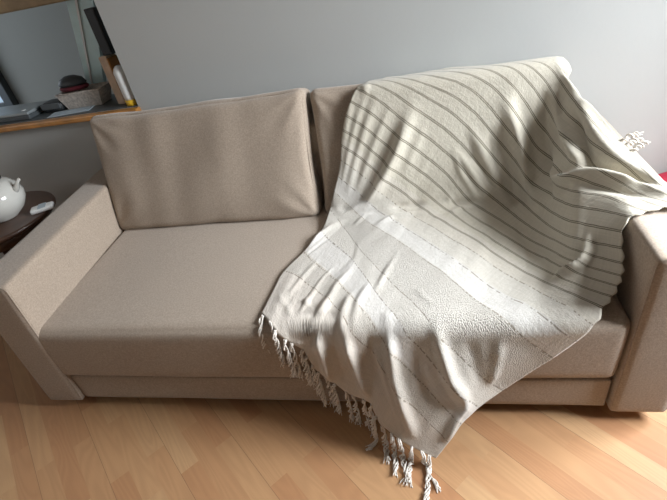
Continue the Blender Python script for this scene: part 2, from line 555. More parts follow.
# ------------------------------------------------------------------ the throw
# (distance from the fringed end, cloth width hidden behind the sofa, points in mm)
THROW_ROWS = [
 (0.000, 0.000, [(873,48,452),(909,12,446),(951,-18,422),(1011,-23,360),(1033,-27,267),(1087,-36,217),(1137,-57,172),(1207,-82,176),(1233,-114,105),(1291,-146,80),(1364,-172,48),(1407,-180,30)]),
 (0.165, 0.000, [(893,265,452),(944,244,452),(1031,163,452),(1093,101,452),(1135,48,452),(1187,-17,429),(1223,-31,368),(1267,-59,298),(1323,-97,221),(1394,-134,138),(1446,-158,81)]),
 (0.238, 0.000, [(951,376,452),(983,329,452),(1045,260,452),(1094,202,452),(1159,117,452),(1206,46,452),(1265,-19,420),(1316,-47,340),(1386,-84,255),(1443,-110,193),(1488,-128,139)]),
 (0.310, 0.000, [(1000,506,452),(1066,424,452),(1140,341,452),(1193,244,452),(1236,153,452),(1283,65,452),(1327,0,442),(1368,-28,394),(1434,-63,304),(1489,-89,234),(1543,-87,164)]),
 (0.383, 0.000, [(1023,647,487),(1091,539,452),(1169,369,452),(1251,240,452),(1305,159,452),(1354,94,452),(1384,40,452),(1415,-2,442),(1453,-25,402),(1508,-47,331),(1566,-51,253),(1623,-35,184)]),
 (0.540, 0.000, [(1045,662,554),(1105,641,484),(1170,575,452),(1217,511,452),(1290,441,452),(1352,368,452),(1404,293,452),(1461,224,452),(1481,184,452),(1542,91,452),(1598,26,450),(1658,-18,426),(1709,-23,371),(1756,-24,320)]),
 (0.613, 0.000, [(1070,681,616),(1134,663,555),(1209,637,477),(1286,557,452),(1374,452,452),(1437,370,452),(1481,313,452),(1533,237,452),(1593,150,452),(1645,86,452),(1685,54,452),(1734,2,446),(1777,-21,429),(1814,-22,393)]),
 (0.686, 0.000, [(1089,698,673),(1133,689,643),(1191,673,590),(1239,657,534),(1273,647,502),(1331,619,459),(1403,542,452),(1442,492,452),(1496,414,452),(1566,331,452),(1643,219,452),(1696,157,452),(1752,83,458),(1795,19,469),(1844,-18,444)]),
 (0.738, 0.000, [(1097,716,733),(1168,701,681),(1223,684,624),(1262,671,584),(1336,654,527),(1375,640,482),(1466,545,452),(1501,492,452),(1579,405,452),(1637,308,452),(1713,206,452),(1782,109,471),(1832,46,485),(1877,15,482)]),
 (0.790, 0.000, [(1110,733,788),(1164,723,755),(1251,697,667),(1273,689,641),(1362,666,566),(1430,649,507),(1512,590,452),(1556,506,452),(1617,426,452),(1687,323,452),(1743,245,456),(1788,159,475),(1823,90,499),(1902,32,502)]),
 (0.842, 0.000, [(1128,749,841),(1198,733,790),(1290,707,703),(1345,692,653),(1437,669,577),(1493,652,520),(1525,634,473),(1564,597,453),(1592,537,452),(1643,469,452),(1729,346,454),(1790,231,477),(1811,171,497),(1841,116,514),(1916,50,525)]),
 (0.894, 0.000, [(1152,763,888),(1216,751,847),(1264,738,805),(1296,727,769),(1377,706,700),(1441,690,644),(1507,671,582),(1550,651,516),(1583,635,474),(1641,577,452),(1719,459,453),(1760,375,460),(1800,279,485),(1824,184,516),(1864,131,529),(1925,62,549)]),
 (0.946, 0.000, [(1178,789,927),(1260,761,883),(1318,745,827),(1388,726,766),(1445,713,721),(1543,685,629),(1608,660,545),(1674,641,483),(1722,582,453),(1769,456,464),(1810,330,496),(1825,276,518),(1857,173,549),(1930,83,574)]),
 (0.998, 0.000, [(1209,807,935),(1263,785,925),(1324,766,898),(1382,750,845),(1449,735,795),(1508,720,747),(1572,701,681),(1631,676,599),(1691,656,533),(1770,621,479),(1802,482,487),(1819,376,508),(1838,260,547),(1867,202,570),(1933,116,603)]),
 (1.050, 0.110, [(1326,792,929),(1386,771,909),(1453,755,863),(1532,739,807),(1596,719,741),(1665,692,651),(1737,664,559),(1802,609,501),(1829,456,525),(1848,312,575),(1871,249,599),(1935,153,634)]),
 (1.102, 0.185, [(1398,786,925),(1455,770,908),(1535,756,865),(1623,732,787),(1660,717,736),(1724,693,656),(1772,673,593),(1830,597,539),(1849,437,578),(1864,308,624),(1915,257,643),(1942,215,660),(1962,171,669)]),
 (1.154, 0.260, [(1489,787,926),(1552,772,911),(1615,757,869),(1666,739,808),(1724,715,728),(1787,689,645),(1834,640,590),(1858,478,604),(1881,336,655),(1932,292,672),(1960,231,675),(2005,180,676)]),
 (1.206, 0.335, [(1575,792,929),(1626,774,913),(1682,759,874),(1734,739,810),(1776,719,743),(1822,687,660),(1861,616,627),(1870,493,643),(1876,407,663),(1932,334,686),(1979,284,690),(2024,215,681),(2047,189,679)]),
 (1.258, 0.410, [(1660,796,931),(1704,774,913),(1749,757,868),(1801,734,793),(1835,711,730),(1877,645,684),(1887,512,692),(1900,405,700),(1947,347,697),(2000,281,691),(2039,224,684)]),
 (1.310, 0.470, [(1722,801,933),(1751,785,925),(1803,759,876),(1849,737,808),(1894,663,732),(1903,539,732),(1927,434,724),(1965,366,709),(2016,300,699),(2054,241,689)]),
 (1.362, 0.520, [(1779,806,935),(1804,785,924),(1852,760,880),(1899,712,799),(1918,571,774),(1938,489,756),(1976,411,730),(2023,342,712),(2065,258,694)]),
 (1.414, 0.570, [(1840,795,931),(1876,770,908),(1908,738,858),(1934,621,821),(1961,518,780),(1989,446,749),(2024,375,725),(2051,309,707),(2072,252,694)]),
 (1.452, 0.620, [(1893,790,928),(1922,720,892),(1954,640,842),(1984,550,803),(2015,450,764),(2045,380,737),(2058,320,720),(2080,260,695),(2088,200,682)]),
]
THROW_FOLDS = [
 ([(1201,794,930),(1232,789,927)], 0.030, 0.014),
 ([(1384,743,824),(1345,723,756),(1304,700,679),(1253,676,600),(1182,645,494)], 0.030, 0.030),
 ([(1327,728,773),(1282,705,696),(1225,677,602),(1157,645,496)], 0.022, -0.022),
 ([(1252,763,887),(1205,735,796),(1152,700,678),(1104,661,549)], 0.016, 0.007),
 ([(1302,750,847),(1257,728,773),(1204,698,674),(1146,662,554)], 0.016, 0.007),
 ([(1207,766,899),(1167,740,811),(1127,710,711),(1082,670,579)], 0.014, 0.006),
 ([(1425,725,763),(1382,702,687),(1342,679,608)], 0.018, 0.005),
 ([(1162,777,917),(1130,738,804),(1103,710,714)], 0.012, 0.004),
 ([(1468,711,715),(1433,690,645),(1390,666,565)], 0.018, 0.003),
 ([(1669,713,723),(1686,694,658),(1711,669,576),(1747,637,485),(1772,589,467)], 0.020, -0.022),
 ([(1729,738,806),(1757,708,704),(1786,678,614),(1813,624,534),(1820,512,509)], 0.030, 0.046),
 ([(1844,742,820),(1851,707,732),(1858,658,655),(1853,581,594),(1843,490,560)], 0.020, -0.024),
 ([(1879,739,830),(1897,686,760),(1898,568,720),(1894,434,711)], 0.020, 0.022),
 ([(1925,638,795),(1915,516,764),(1926,430,723),(1957,377,711)], 0.026, -0.036),
 ([(1917,732,856),(1934,588,812),(1961,493,765),(1997,392,726),(2048,299,703)], 0.026, 0.026),
 ([(1537,700,679),(1590,674,594),(1648,643,491)], 0.014, 0.008),
 ([(1564,708,706),(1627,678,605),(1685,649,510)], 0.012, -0.006),
 ([(1859,570,610),(1864,488,625),(1880,393,673),(1920,375,696),(1971,339,702),(2022,295,698),(2064,243,691)], 0.016, 0.036),
 ([(1890,447,701),(1945,391,712),(2006,328,705),(2050,266,694)], 0.023, -0.036),
 ([(1860,438,611),(1908,341,674),(1969,286,688),(2025,241,686)], 0.016, -0.017),
 ([(1594,720,745),(1650,684,625),(1700,649,509)], 0.021, 0.010),
 ([(1526,698,673),(1560,670,578),(1617,638,478)], 0.011, 0.007),
 ([(1129,625,462),(1229,618,458),(1320,637,477),(1424,635,474),(1472,645,496)], 0.016, -0.020),
 ([(1225,538,452),(1287,582,452),(1363,594,452),(1438,599,453),(1475,633,471)], 0.013, 0.022),
 ([(1473,607,454),(1498,635,473),(1511,647,501)], 0.010, 0.016),
 ([(1509,629,466),(1587,635,474),(1646,624,462)], 0.016, -0.016),
 ([(1495,578,452),(1554,609,455),(1600,615,457)], 0.012, 0.016),
 ([(1047,589,452),(1104,632,470),(1183,649,510),(1231,670,578)], 0.013, 0.018),
 ([(1120,536,452),(1171,613,456),(1230,640,483)], 0.010, 0.010),
 ([(1063,644,491),(1086,630,467)], 0.020, -0.020),
 ([(1786,139,474),(1812,141,498),(1838,139,524),(1863,151,539),(1877,173,558),(1878,206,578)], 0.011, 0.032),
 ([(1878,139,540),(1894,163,565),(1894,190,581)], 0.014, -0.012),
 ([(1766,248,462),(1806,229,491),(1836,191,540)], 0.014, 0.006),
 ([(964,414,452),(1003,492,452),(1051,559,452),(1113,608,455)], 0.011, 0.020),
 ([(964,349,452),(1000,410,452),(1043,467,452),(1087,540,452)], 0.007, -0.012),
 ([(1100,314,452),(1051,221,452),(1019,104,452),(998,24,449)], 0.013, 0.010),
 ([(1150,264,452),(1105,170,452),(1082,54,452),(1071,-12,439)], 0.014, 0.011),
 ([(1086,111,452),(1060,30,450),(1033,-19,420)], 0.012, 0.011),
 ([(1159,117,452),(1149,43,452),(1144,-16,433)], 0.015, 0.012),
 ([(1016,321,452),(975,220,452),(943,117,452)], 0.012, 0.007),
 ([(906,139,452),(978,40,452),(1035,-20,413)], 0.010, 0.006),
 ([(1221,179,452),(1189,83,452),(1184,3,443)], 0.014, 0.010),
 ([(1243,142,452),(1266,213,452),(1290,299,452)], 0.010, 0.005),
 ([(1316,368,452),(1278,244,452),(1249,152,452)], 0.010, 0.005),
 ([(1432,60,452),(1397,97,452),(1373,146,452)], 0.010, 0.004),
 ([(981,156,452),(1042,56,452),(1095,-17,427)], 0.010, 0.007),
 ([(1048,16,447),(1066,-21,405),(1075,-27,308),(1076,-33,233)], 0.017, 0.024),
 ([(1152,0,442),(1163,-28,365),(1183,-51,268),(1201,-77,190)], 0.018, 0.028),
 ([(1285,24,449),(1290,-29,387),(1297,-65,291),(1313,-99,213),(1337,-144,112)], 0.020, 0.030),
 ([(1429,-16,435),(1443,-38,365),(1462,-71,286),(1495,-90,227),(1505,-105,178)], 0.021, 0.032),
 ([(1112,-20,412),(1117,-30,321),(1130,-46,221)], 0.014, -0.007),
 ([(1227,-17,432),(1232,-42,334),(1245,-77,233)], 0.021, -0.011),
 ([(1363,-25,404),(1375,-61,310),(1404,-107,202)], 0.027, -0.011),
 ([(1518,-25,401),(1534,-41,333),(1550,-61,242)], 0.021, -0.007),
 ([(1607,-23,397),(1598,-31,311),(1581,-48,230)], 0.015, 0.012),
 ([(1506,-95,204),(1474,-125,155),(1441,-154,91)], 0.011, 0.016),
 ([(1245,-34,362),(1263,-63,284),(1292,-109,176),(1311,-147,93)], 0.009, 0.008),
]



def smin(a, b, k):
    h = np.clip(.5 + .5 * (b - a) / k, 0, 1)
    return b * (1 - h) + a * h - k * h * (1 - h)


def sd_box(p, lo, hi, r):
    lo = np.array(lo) + r; hi = np.array(hi) - r
    q = np.maximum(lo - p, p - hi)
    return np.linalg.norm(np.maximum(q, 0), axis=-1) + np.minimum(q.max(-1), 0) - r


def sstep(a, b, x):
    t = np.clip((x - a) / (b - a), 0, 1)
    return t * t * (3 - 2 * t)


T0 = np.array([1.93, .80, .92]); T1 = np.array([2.125, .27, .672]); T2 = np.array([1.90, .30, .62])
TN = np.cross(T1 - T0, T2 - T0); TN /= np.linalg.norm(TN); TN *= np.sign(-TN[1])


def sofa_sd(p):
    """distance to the upholstery the throw lies on"""
    y = p[..., 1] - .64; z = p[..., 2] - .437
    q = np.stack([p[..., 0], y * np.cos(BT) - z * np.sin(BT), y * np.sin(BT) + z * np.cos(BT)], -1)
    seat = sd_box(p, (-.2, -.008, .0), (2.2, .9, .446), .038)
    arm_ = sd_box(p, (1.952, 0, 0), (2.12, .95, .66), .03)
    bk = sd_box(q, (1.0, 0, -.3), (1.945, .17, .52), .045)
    d = smin(seat, bk, .045)
    return smin(d, arm_, .05)


def support_sd(p):
    """the same, plus the taut spans: back to arm, and seat edge to floor"""
    tent = np.maximum((p - T0) @ TN, np.maximum(p[..., 0] - 2.13, ((1.87 - p[..., 0]) + (p[..., 2] - .6) * .35) * .94))
    tent = np.maximum(np.maximum(tent, p[..., 2] - .93), -(p[..., 2] - .5))
    d = smin(sofa_sd(p), tent, .10)
    x = p[..., 0]; z = p[..., 2]
    a = .02 + .15 * sstep(1.0, 1.36, x) * (1 - sstep(1.46, 1.66, x))
    yf = -a * np.clip((.42 - z) / .40, 0, 1)
    d = smin(d, np.maximum((yf - p[..., 1]) * .85, z - .425), .03)
    return np.minimum(d, z)


def grad(f, P, e=2e-3):
    g = np.zeros_like(P)
    for i in range(3):
        h = np.zeros(3); h[i] = e
        g[:, i] = f(P + h) - f(P - h)
    return g / np.maximum(np.linalg.norm(g, axis=1), 1e-9)[:, None]


WC = 1.33
NS, NV = 190, 230


def resample(s, P, sq):
    return np.stack([np.interp(sq, s, P[:, i]) for i in range(3)], 1)


def row_curve(v, s0, pts):
    P = np.array(pts, float) / 1000.0
    L = np.concatenate([[0], np.cumsum(np.linalg.norm(np.diff(P, axis=0), axis=1))])
    if v < 1.25:
        s = s0 + L / L[-1] * (WC - s0)
    else:                                   # runs on over the arm
        s = s0 + L
        e = P[-1].copy(); se = s[-1]
        for k in range(8):
            se += 0.03
            if e[0] < 2.135: e = e + np.array([.022, -.018, -.001])
            else: e = e + np.array([.001, -.006, -.029])
            P = np.vstack([P, e]); s = np.append(s, se)
    if s0 > 0:                              # comes up from behind the sofa back
        pre, sp = [], []
        x, y, z = P[0]
        for k in range(1, int(s0 / .02) + 2):
            t = min(k * .02, s0)
            b = .52 * t; room_ = .972 - y
            if b < room_: pre.append((x - .85 * t, y + b, z - .15 * b))
            else: pre.append((x - .85 * t, .972, z - .15 * room_ - (b - room_)))
            sp.append(s0 - t)
            if t == s0: break
        P = np.vstack([np.array(pre)[::-1], P]); s = np.concatenate([sp[::-1], s])
    sq = np.linspace(0, WC, NS)
    return resample(s, P, sq)


rows_v = [r[0] for r in THROW_ROWS]
rows = [row_curve(*r) for r in THROW_ROWS]
rows_v.append(1.50)
rows.append(rows[-1] + np.array([.012, .030, -.050]))
rows_v = np.array(rows_v); rows = np.array(rows)
VV = np.linspace(0, 1.50, NV)
G = np.zeros((NV, NS, 3))
for i in range(3):
    for j in range(NS):
        G[:, j, i] = np.interp(VV, rows_v, rows[:, j, i])


def blur(G, axis, sig):
    r = int(sig * 3)
    k = np.exp(-.5 * (np.arange(-r, r + 1) / sig) ** 2); k /= k.sum()
    pad = [(0, 0)] * 3; pad[axis] = (r, r)
    # odd reflection keeps the borders where they are
    first = np.take(G, [0], axis); last = np.take(G, [-1], axis)
    n = G.shape[axis]
    lo = 2 * first - np.take(G, range(r, 0, -1), axis)
    hi = 2 * last - np.take(G, range(n - 2, n - 2 - r, -1), axis)
    H = np.concatenate([lo, G, hi], axis)
    out = np.zeros_like(G)
    for i in range(2 * r + 1):
        out += k[i] * np.take(H, range(i, i + n), axis)
    return out


G = blur(G, 0, 2.4); G = blur(G, 1, 2.2)
P = G.reshape(-1, 3)
for it in range(3):
    d = support_sd(P) - .011
    P = P + grad(support_sd, P) * np.maximum(-d, 0)[:, None]
G = blur(P.reshape(NV, NS, 3), 0, 1.5); G = blur(G, 1, 1.5)


def grid_normals(G):
    du = np.gradient(G, axis=1); dv = np.gradient(G, axis=0)
    n = np.cross(du, dv)
    return n / np.maximum(np.linalg.norm(n, axis=2), 1e-9)[..., None]


NRM = blur(grid_normals(G), 0, 4); NRM = blur(NRM, 1, 4)
NRM /= np.maximum(np.linalg.norm(NRM, axis=2), 1e-9)[..., None]
# make the normals point away from the sofa
P = G.reshape(-1, 3); N_ = NRM.reshape(-1, 3)
if (N_ * grad(support_sd, P)).sum(1).mean() < 0: N_ = -N_

disp = np.zeros(len(P))
for pts, rad, h in THROW_FOLDS:
    Q = np.array(pts, float) / 1000.0
    seg = np.linalg.norm(np.diff(Q, axis=0), axis=1); tot = seg.sum(); acc = 0
    best = np.full(len(P), 9.0); tt = np.zeros(len(P))
    for i in range(len(Q) - 1):
        a = Q[i]; b = Q[i + 1]; ab = b - a
        t = np.clip(((P - a) @ ab) / (ab @ ab), 0, 1)
        dd = np.linalg.norm(P - (a + t[:, None] * ab), axis=1)
        m_ = dd < best
        best[m_] = dd[m_]; tt[m_] = (acc + t[m_] * seg[i]) / tot
        acc += seg[i]
    fade = sstep(-.12, .3, tt) * (1 - sstep(.75, 1.12, tt))
    disp += h * (.55 if h > 0 and Q[0][0] > 1.75 and Q[0][2] > .85 else 1) * np.exp(-1.3 * (best / rad) ** 2) * fade
S_, V_ = np.meshgrid(np.linspace(0, WC, NS), VV)
su = S_.ravel(); sv = V_.ravel()
# small crumples everywhere, long ones along the length of the cloth
uv3 = np.stack([su * 1.0, sv * .35, su * 0], 1)
calm = 1 - .75 * sstep(1.2, 1.42, sv)
uv3[:, 0] += .02 * np.sin(sv * 9)
disp += calm * .0014 * vnoise(uv3, 75, 51) * (.4 + .6 * np.abs(vnoise(uv3, 9, 77)))
disp += calm * .0030 * vnoise(np.stack([su, sv * .4, su * 0], 1), 22, 53)
disp *= 1 - .7 * sstep(1.38, 1.45, sv)
P = P + N_ * disp[:, None]
# the dark threads draw the right-hand hem in a little: a scalloped edge
TS = np.gradient(G, axis=1).reshape(-1, 3); TS /= np.maximum(np.linalg.norm(TS, axis=1), 1e-9)[:, None]
P = P - TS * (.0035 * np.cos((sv - .738) / .052 * 2 * np.pi) * np.exp(-(WC - su) / .02) * (sv > .7))[:, None]
for it in range(2):
    d = sofa_sd(P) - .010
    P = P + grad(sofa_sd, P) * np.maximum(-d, 0)[:, None]
P[:, 2] = np.maximum(P[:, 2], .006)
P[:, 1] = np.minimum(P[:, 1], .984)
P[:, 2] = np.where(P[:, 2] > .922, .922 + .014 * np.tanh((P[:, 2] - .922) / .014), P[:, 2])
G = P.reshape(NV, NS, 3)


def throw_mat():
    N = NT('striped_cotton')
    uv = N.n('ShaderNodeUVMap'); uv.uv_map = 'cloth'
    sp = N.n('ShaderNodeSeparateXYZ'); N.l(uv.outputs[0], sp.inputs[0])
    u, v = sp.outputs[0], sp.outputs[1]
    # slight waver so the threads are not ruled
    wv = N.n('ShaderNodeTexNoise', i_Scale=45.0, i_Detail=2.0); N.l(uv.outputs[0], wv.inputs['Vector'])
    v2 = N.math('ADD', v, N.math('MULTIPLY', N.math('SUBTRACT', wv.outputs[0], .5), .0035))
    # dark double threads every 52 mm
    k = N.math('SUBTRACT', N.math('FRACT', N.math('ADD', N.math('DIVIDE', N.math('SUBTRACT', v2, .738), .052), .5)), .5)
    d = N.math('MULTIPLY', N.math('ABSOLUTE', k), .052)
    dbl = N.math('LESS_THAN', N.math('ABSOLUTE', N.math('SUBTRACT', d, .0028)), .0014)
    core = N.math('MULTIPLY', N.math('LESS_THAN', d, .0026), .22)
    on = N.math('MULTIPLY', N.math('GREATER_THAN', v, .712), N.math('LESS_THAN', v, 1.44))
    solid = N.math('MULTIPLY', N.math('MAXIMUM', dbl, core), on)
    # broken threads between the woven bands
    dash = None
    for p in (.165, .238, .31, .383, .54, .613, .686):
        x = N.math('LESS_THAN', N.math('ABSOLUTE', N.math('SUBTRACT', v2, p)), .0022)
        dash = x if dash is None else N.math('MAXIMUM', dash, x)
    dn = N.n('ShaderNodeTexNoise', i_Scale=1.0, i_Detail=1.0)
    cu = N.n('ShaderNodeCombineXYZ'); N.l(N.math('MULTIPLY', u, 95.0), cu.inputs[0]); N.l(N.math('MULTIPLY', v, 9.0), cu.inputs[1])
    N.l(cu.outputs[0], dn.inputs['Vector'])
    dash = N.math('MULTIPLY', dash, N.math('MULTIPLY', N.math('GREATER_THAN', dn.outputs[0], .47), .8))
    # bands: plain, satin, rough
    band = N.n('ShaderNodeValToRGB'); cr = band.color_ramp; cr.interpolation = 'CONSTANT'
    stops = [(0.0, (.59, .525, .46)), (.165, (.56, .51, .45)), (.238, (.60, .565, .525)), (.31, (.57, .53, .475)), (.383, (.57, .53, .475)),
             (.54, (.605, .575, .535)), (.613, (.58, .54, .475)), (.686, (.59, .54, .46)), (.76, (.56, .512, .42))]
    while len(cr.elements) < len(stops): cr.elements.new(.5)
    for e, (p_, c_) in zip(cr.elements, stops): e.position = p_ / 1.6; e.color = (*c_, 1)
    N.l(N.math('DIVIDE', v, 1.6), band.inputs[0])
    def inband(a, b):
        return N.math('MULTIPLY', N.math('GREATER_THAN', v, a), N.math('LESS_THAN', v, b))
    rough = N.math('MAXIMUM', inband(.383, .54), N.math('MULTIPLY', inband(.31, .383), .35))
    rough = N.math('MAXIMUM', rough, N.math('MULTIPLY', inband(.165, .238), .5))
    vec = N.n('ShaderNodeVectorMath', operation='MULTIPLY'); vec.inputs[1].default_value = (210.0, 330.0, 1.0)
    N.l(uv.outputs[0], vec.inputs[0])
    sn = N.n('ShaderNodeTexNoise', i_Scale=1.0, i_Detail=1.0); N.l(vec.outputs[0], sn.inputs['Vector'])
    speck = N.math('MULTIPLY', N.math('GREATER_THAN', sn.outputs[0], .60), N.math('MULTIPLY', rough, .6))
    # slub: threads lighter and darker along both directions
    v1 = N.n('ShaderNodeVectorMath', operation='MULTIPLY'); v1.inputs[1].default_value = (18.0, 420.0, 1.0); N.l(uv.outputs[0], v1.inputs[0])
    t1 = N.n('ShaderNodeTexNoise', i_Scale=.45, i_Detail=4.0, i_Roughness=.75); N.l(v1.outputs[0], t1.inputs['Vector'])
    v3 = N.n('ShaderNodeVectorMath', operation='MULTIPLY'); v3.inputs[1].default_value = (420.0, 18.0, 1.0); N.l(uv.outputs[0], v3.inputs[0])
    t3 = N.n('ShaderNodeTexNoise', i_Scale=.45, i_Detail=4.0, i_Roughness=.75); N.l(v3.outputs[0], t3.inputs['Vector'])
    slub = N.math('MULTIPLY', N.math('ADD', t1.outputs[0], t3.outputs[0]), .5)
    sl2 = N.ramp(slub, [(.40, (0, 0, 0)), (.60, (1, 1, 1))])
    c = N.mix(N.math('MULTIPLY', sl2, .38), band.outputs[0], (.36, .335, .275))
    c = N.mix(speck, c, (.20, .17, .13))
    c = N.mix(N.math('MULTIPLY', dash, .8), c, (.16, .125, .085))
    c = N.mix(N.math('MULTIPLY', solid, .92), c, (.13, .11, .075))
    N.l(c, N.b.inputs['Base Color'])
    N.b.inputs['Roughness'].default_value = 0.85
    N.b.inputs['Specular IOR Level'].default_value = 0.2
    N.b.inputs['Sheen Weight'].default_value = 0.2
    h = N.math('ADD', slub, N.math('MULTIPLY', sn.outputs[0], N.math('ADD', N.math('MULTIPLY', rough, 2.2), .4)))
    cn = N.n('ShaderNodeTexNoise', i_Scale=70.0, i_Detail=3.0, i_Roughness=.6); N.l(uv.outputs[0], cn.inputs['Vector'])
    b0 = N.bump(cn.outputs[0], .35, .006)
    N.l(N.bump(h, .7, .003, b0), N.b.inputs['Normal'])
    return N.m


THROW = throw_mat()
YARN = plain('cotton_yarn', (0.76, 0.70, 0.63), 0.9, 0.12, 300.0, spec=0.2, bump=0.3)
throw_root = empty('throw', (1.40, 0.30, 0.46), 'cream striped cotton throw with knotted fringe draped over the right half of the sofa', 'throw blanket')
TO = np.array([1.40, 0.30, 0.46])
faces = [(i * NS + j, i * NS + j + 1, (i + 1) * NS + j + 1, (i + 1) * NS + j) for i in range(NV - 1) for j in range(NS - 1)]
cloth = py_obj('cloth', P - TO, faces, THROW, throw_root)
uvl = cloth.data.uv_layers.new(name='cloth')
li = np.zeros(len(cloth.data.loops), dtype=np.int32)
cloth.data.loops.foreach_get('vertex_index', li)
uvl.data.foreach_set('uv', np.stack([su[li], sv[li]], 1).astype(np.float32).ravel())
so = cloth.modifiers.new('thickness', 'SOLIDIFY'); so.thickness = 0.0028; so.offset = 0.0


def sim_strand(p0, d0, length, n=9, steps=70, seed=0, stiff=.35):
    """a yarn hanging from p0, starting along d0, laid on whatever is below it"""
    L = length / (n - 1)
    X = np.array([p0 + d0 * L * i for i in range(n)])
    Xp = X.copy()
    for k in range(steps):
        Vv = (X - Xp) * .80
        Xp = X.copy()
        X = X + Vv; X[:, 2] -= .0012
        for it in range(6):
            X[0] = p0; X[1] = X[1] * (1 - stiff) + (p0 + d0 * L) * stiff
            for i in range(n - 1):
                dv = X[i + 1] - X[i]; l = np.linalg.norm(dv) + 1e-9
                c_ = dv * (1 - L / l)
                if i == 0: X[i + 1] -= c_
                else: X[i] += c_ / 2; X[i + 1] -= c_ / 2
            d = sofa_sd(X) - .006
            X = X + grad(sofa_sd, X) * np.maximum(-d, 0)[:, None]
            X[:, 2] = np.maximum(X[:, 2], .006)
    return X


def smooth_line(X, m=3):
    out = []
    n = len(X)
    for i in range(n - 1):
        p0 = X[max(i - 1, 0)]; p1 = X[i]; p2 = X[i + 1]; p3 = X[min(i + 2, n - 1)]
        for k in range(m):
            t = k / m
            out.append(.5 * ((2 * p1) + (p2 - p0) * t + (2 * p0 - 5 * p1 + 4 * p2 - p3) * t * t + (3 * p1 - p0 - 3 * p2 + p3) * t ** 3))
    out.append(X[-1])
    return np.array(out)


def tassel(p0, d0, length, seed, stiff=.35):
    """two twisted cords that end in loose frayed yarn"""
    r = np.random.RandomState(seed)
    r2 = r
    X = smooth_line(sim_strand(p0, d0, length, seed=seed, stiff=stiff, steps=70 if stiff < .9 else 0), 4)
    n = len(X)
    if stiff > .9: X = X + np.array([.1, 0, -.35]) * (np.linspace(0, 1, n) ** 2 * length)[:, None]
    T = np.gradient(X, axis=0); T /= np.maximum(np.linalg.norm(T, axis=1), 1e-9)[:, None]
    side = np.cross(T, np.array([.31, .9, .2])); side /= np.maximum(np.linalg.norm(side, axis=1), 1e-9)[:, None]
    oth = np.cross(T, side)
    verts, fcs = [], []
    t = np.linspace(0, 1, n)
    cords = 4 if stiff < .9 else 2
    for k in range(cords):
        ph = 2 * math.pi * k / cords + r.uniform(0, 6)
        tw = 14 * r.uniform(.8, 1.2)
        open_ = .0034 + .0030 * np.sin(t * math.pi) * r.uniform(.5, 1.6) + .004 * t ** 3
        A = X + side * (np.cos(ph + tw * t) * open_)[:, None] + oth * (np.sin(ph + tw * t) * open_)[:, None]
        A[:, 2] = np.maximum(A[:, 2], .003)
        tube_geo(A, list(.0027 + .0005 * np.sin(t * 40 + ph) - .0007 * t ** 4), 5, False, verts, fcs)
    # frayed ends
    for k in range(12 if stiff < .9 else 3):
        i0 = int(n * r.uniform(.62, .8))
        m_ = n - i0
        tt = np.linspace(0, 1, m_)
        off = side[-1] * r.normal() * .009 + oth[-1] * r.normal() * .006 + T[-1] * r.uniform(-.004, .016)
        A = X[i0:] + off * (tt ** 1.5)[:, None] + side[i0:] * (np.sin(tt * 9 + k) * .0015)[:, None]
        A[:, 2] = np.maximum(A[:, 2], .002)
        tube_geo(A, .0012, 4, False, verts, fcs)
    o = py_obj('tassel', np.array(verts) - TO, fcs, YARN, throw_root)
    return o


NTAS = 22
edge_pts = G[0]; nxt = G[4]
el = np.concatenate([[0], np.cumsum(np.linalg.norm(np.diff(edge_pts, axis=0), axis=1))])
for k in range(NTAS):
    l = el[-1] * (k + .3 + .4 * rng.rand()) / NTAS
    j = min(int(np.searchsorted(el, l)), NS - 1)
    p0 = edge_pts[j]
    d0 = p0 - nxt[j]; d0 /= np.linalg.norm(d0)
    near = 1 - sstep(.05, .16, p0[2])
    d0 = d0 * (1 - near) + near * np.array([.12, -.85, -.25]) + rng.normal(size=3) * .22; d0 /= np.linalg.norm(d0)
    tassel(p0, d0, .130 + .035 * rng.rand(), 100 + k)
# fringe of the far end, sticking out behind the span from back to arm
jc = int(np.argmin(np.linalg.norm(rows[-2] - np.array([2.02, .44, .76]), axis=1)))
for j in (jc - 1, jc + 2, jc + 6):
    p0 = G[-4, j]
    d0 = np.array([.75, .30, .45]) + rng.normal(size=3) * .15; d0 /= np.linalg.norm(d0)
    tassel(p0, d0, (.042 + .014 * rng.rand()), 300 + j, stiff=.97)
# ------------------------------------------------------------------ opening and sill things
DARK = plain('black_matt', (0.018, 0.02, 0.022), 0.45)
GREY = plain('dark_grey_plastic', (0.07, 0.08, 0.085), 0.4)
SILVER = plain('brushed_grey', (0.30, 0.33, 0.34), 0.35, metal=0.3)
PAPER = plain('white_paper', (0.74, 0.74, 0.72), 0.7, 0.02)
TAN = plain('tan_wood', (0.66, 0.48, 0.34), 0.55, 0.12, 20.0)
YELLOW = plain('yellow_plastic', (0.72, 0.45, 0.03), 0.4, 0.05)
WICKER = plain('pale_wicker', (0.55, 0.50, 0.45), 0.7, 0.18, 90.0, bump=0.5)
RED = plain('dark_red_cloth', (0.13, 0.015, 0.025), 0.8, 0.12, 30.0)
CRIM = plain('crimson_cloth', (0.55, 0.02, 0.06), 0.8, 0.12, 14.0, bump=0.3)
BROWN = plain('dark_brown_wood', (0.075, 0.036, 0.022), 0.35, 0.15, 14.0, coat=0.2)
CERAM = plain('cream_glaze', (0.60, 0.585, 0.54), 0.12, 0.03, 6.0, coat=0.6)
BLUEW = plain('bluish_paper', (0.40, 0.47, 0.52), 0.6, 0.03)

sill = box('sill_board', (-1.74, 0.955, 0.888), (HX + 0.01, 1.0, 0.915), ORANGE, bevel=0.006, seg=3)
tag(sill, 'orange varnished wooden sill board under the opening in the wall', 'shelf')
sill.data.transform(Matrix.Identity(4))
bm = bmesh.new(); add_box(bm, (-1.745, 1.0, 0.9145), (HX - 0.001, 1.30, 0.9185))
add_box(bm, (-1.745, 1.12, 0.885), (HX + 0.05, 1.30, 0.9150))
tag(bm_obj('trim_1', bm, GREY), kind='structure')

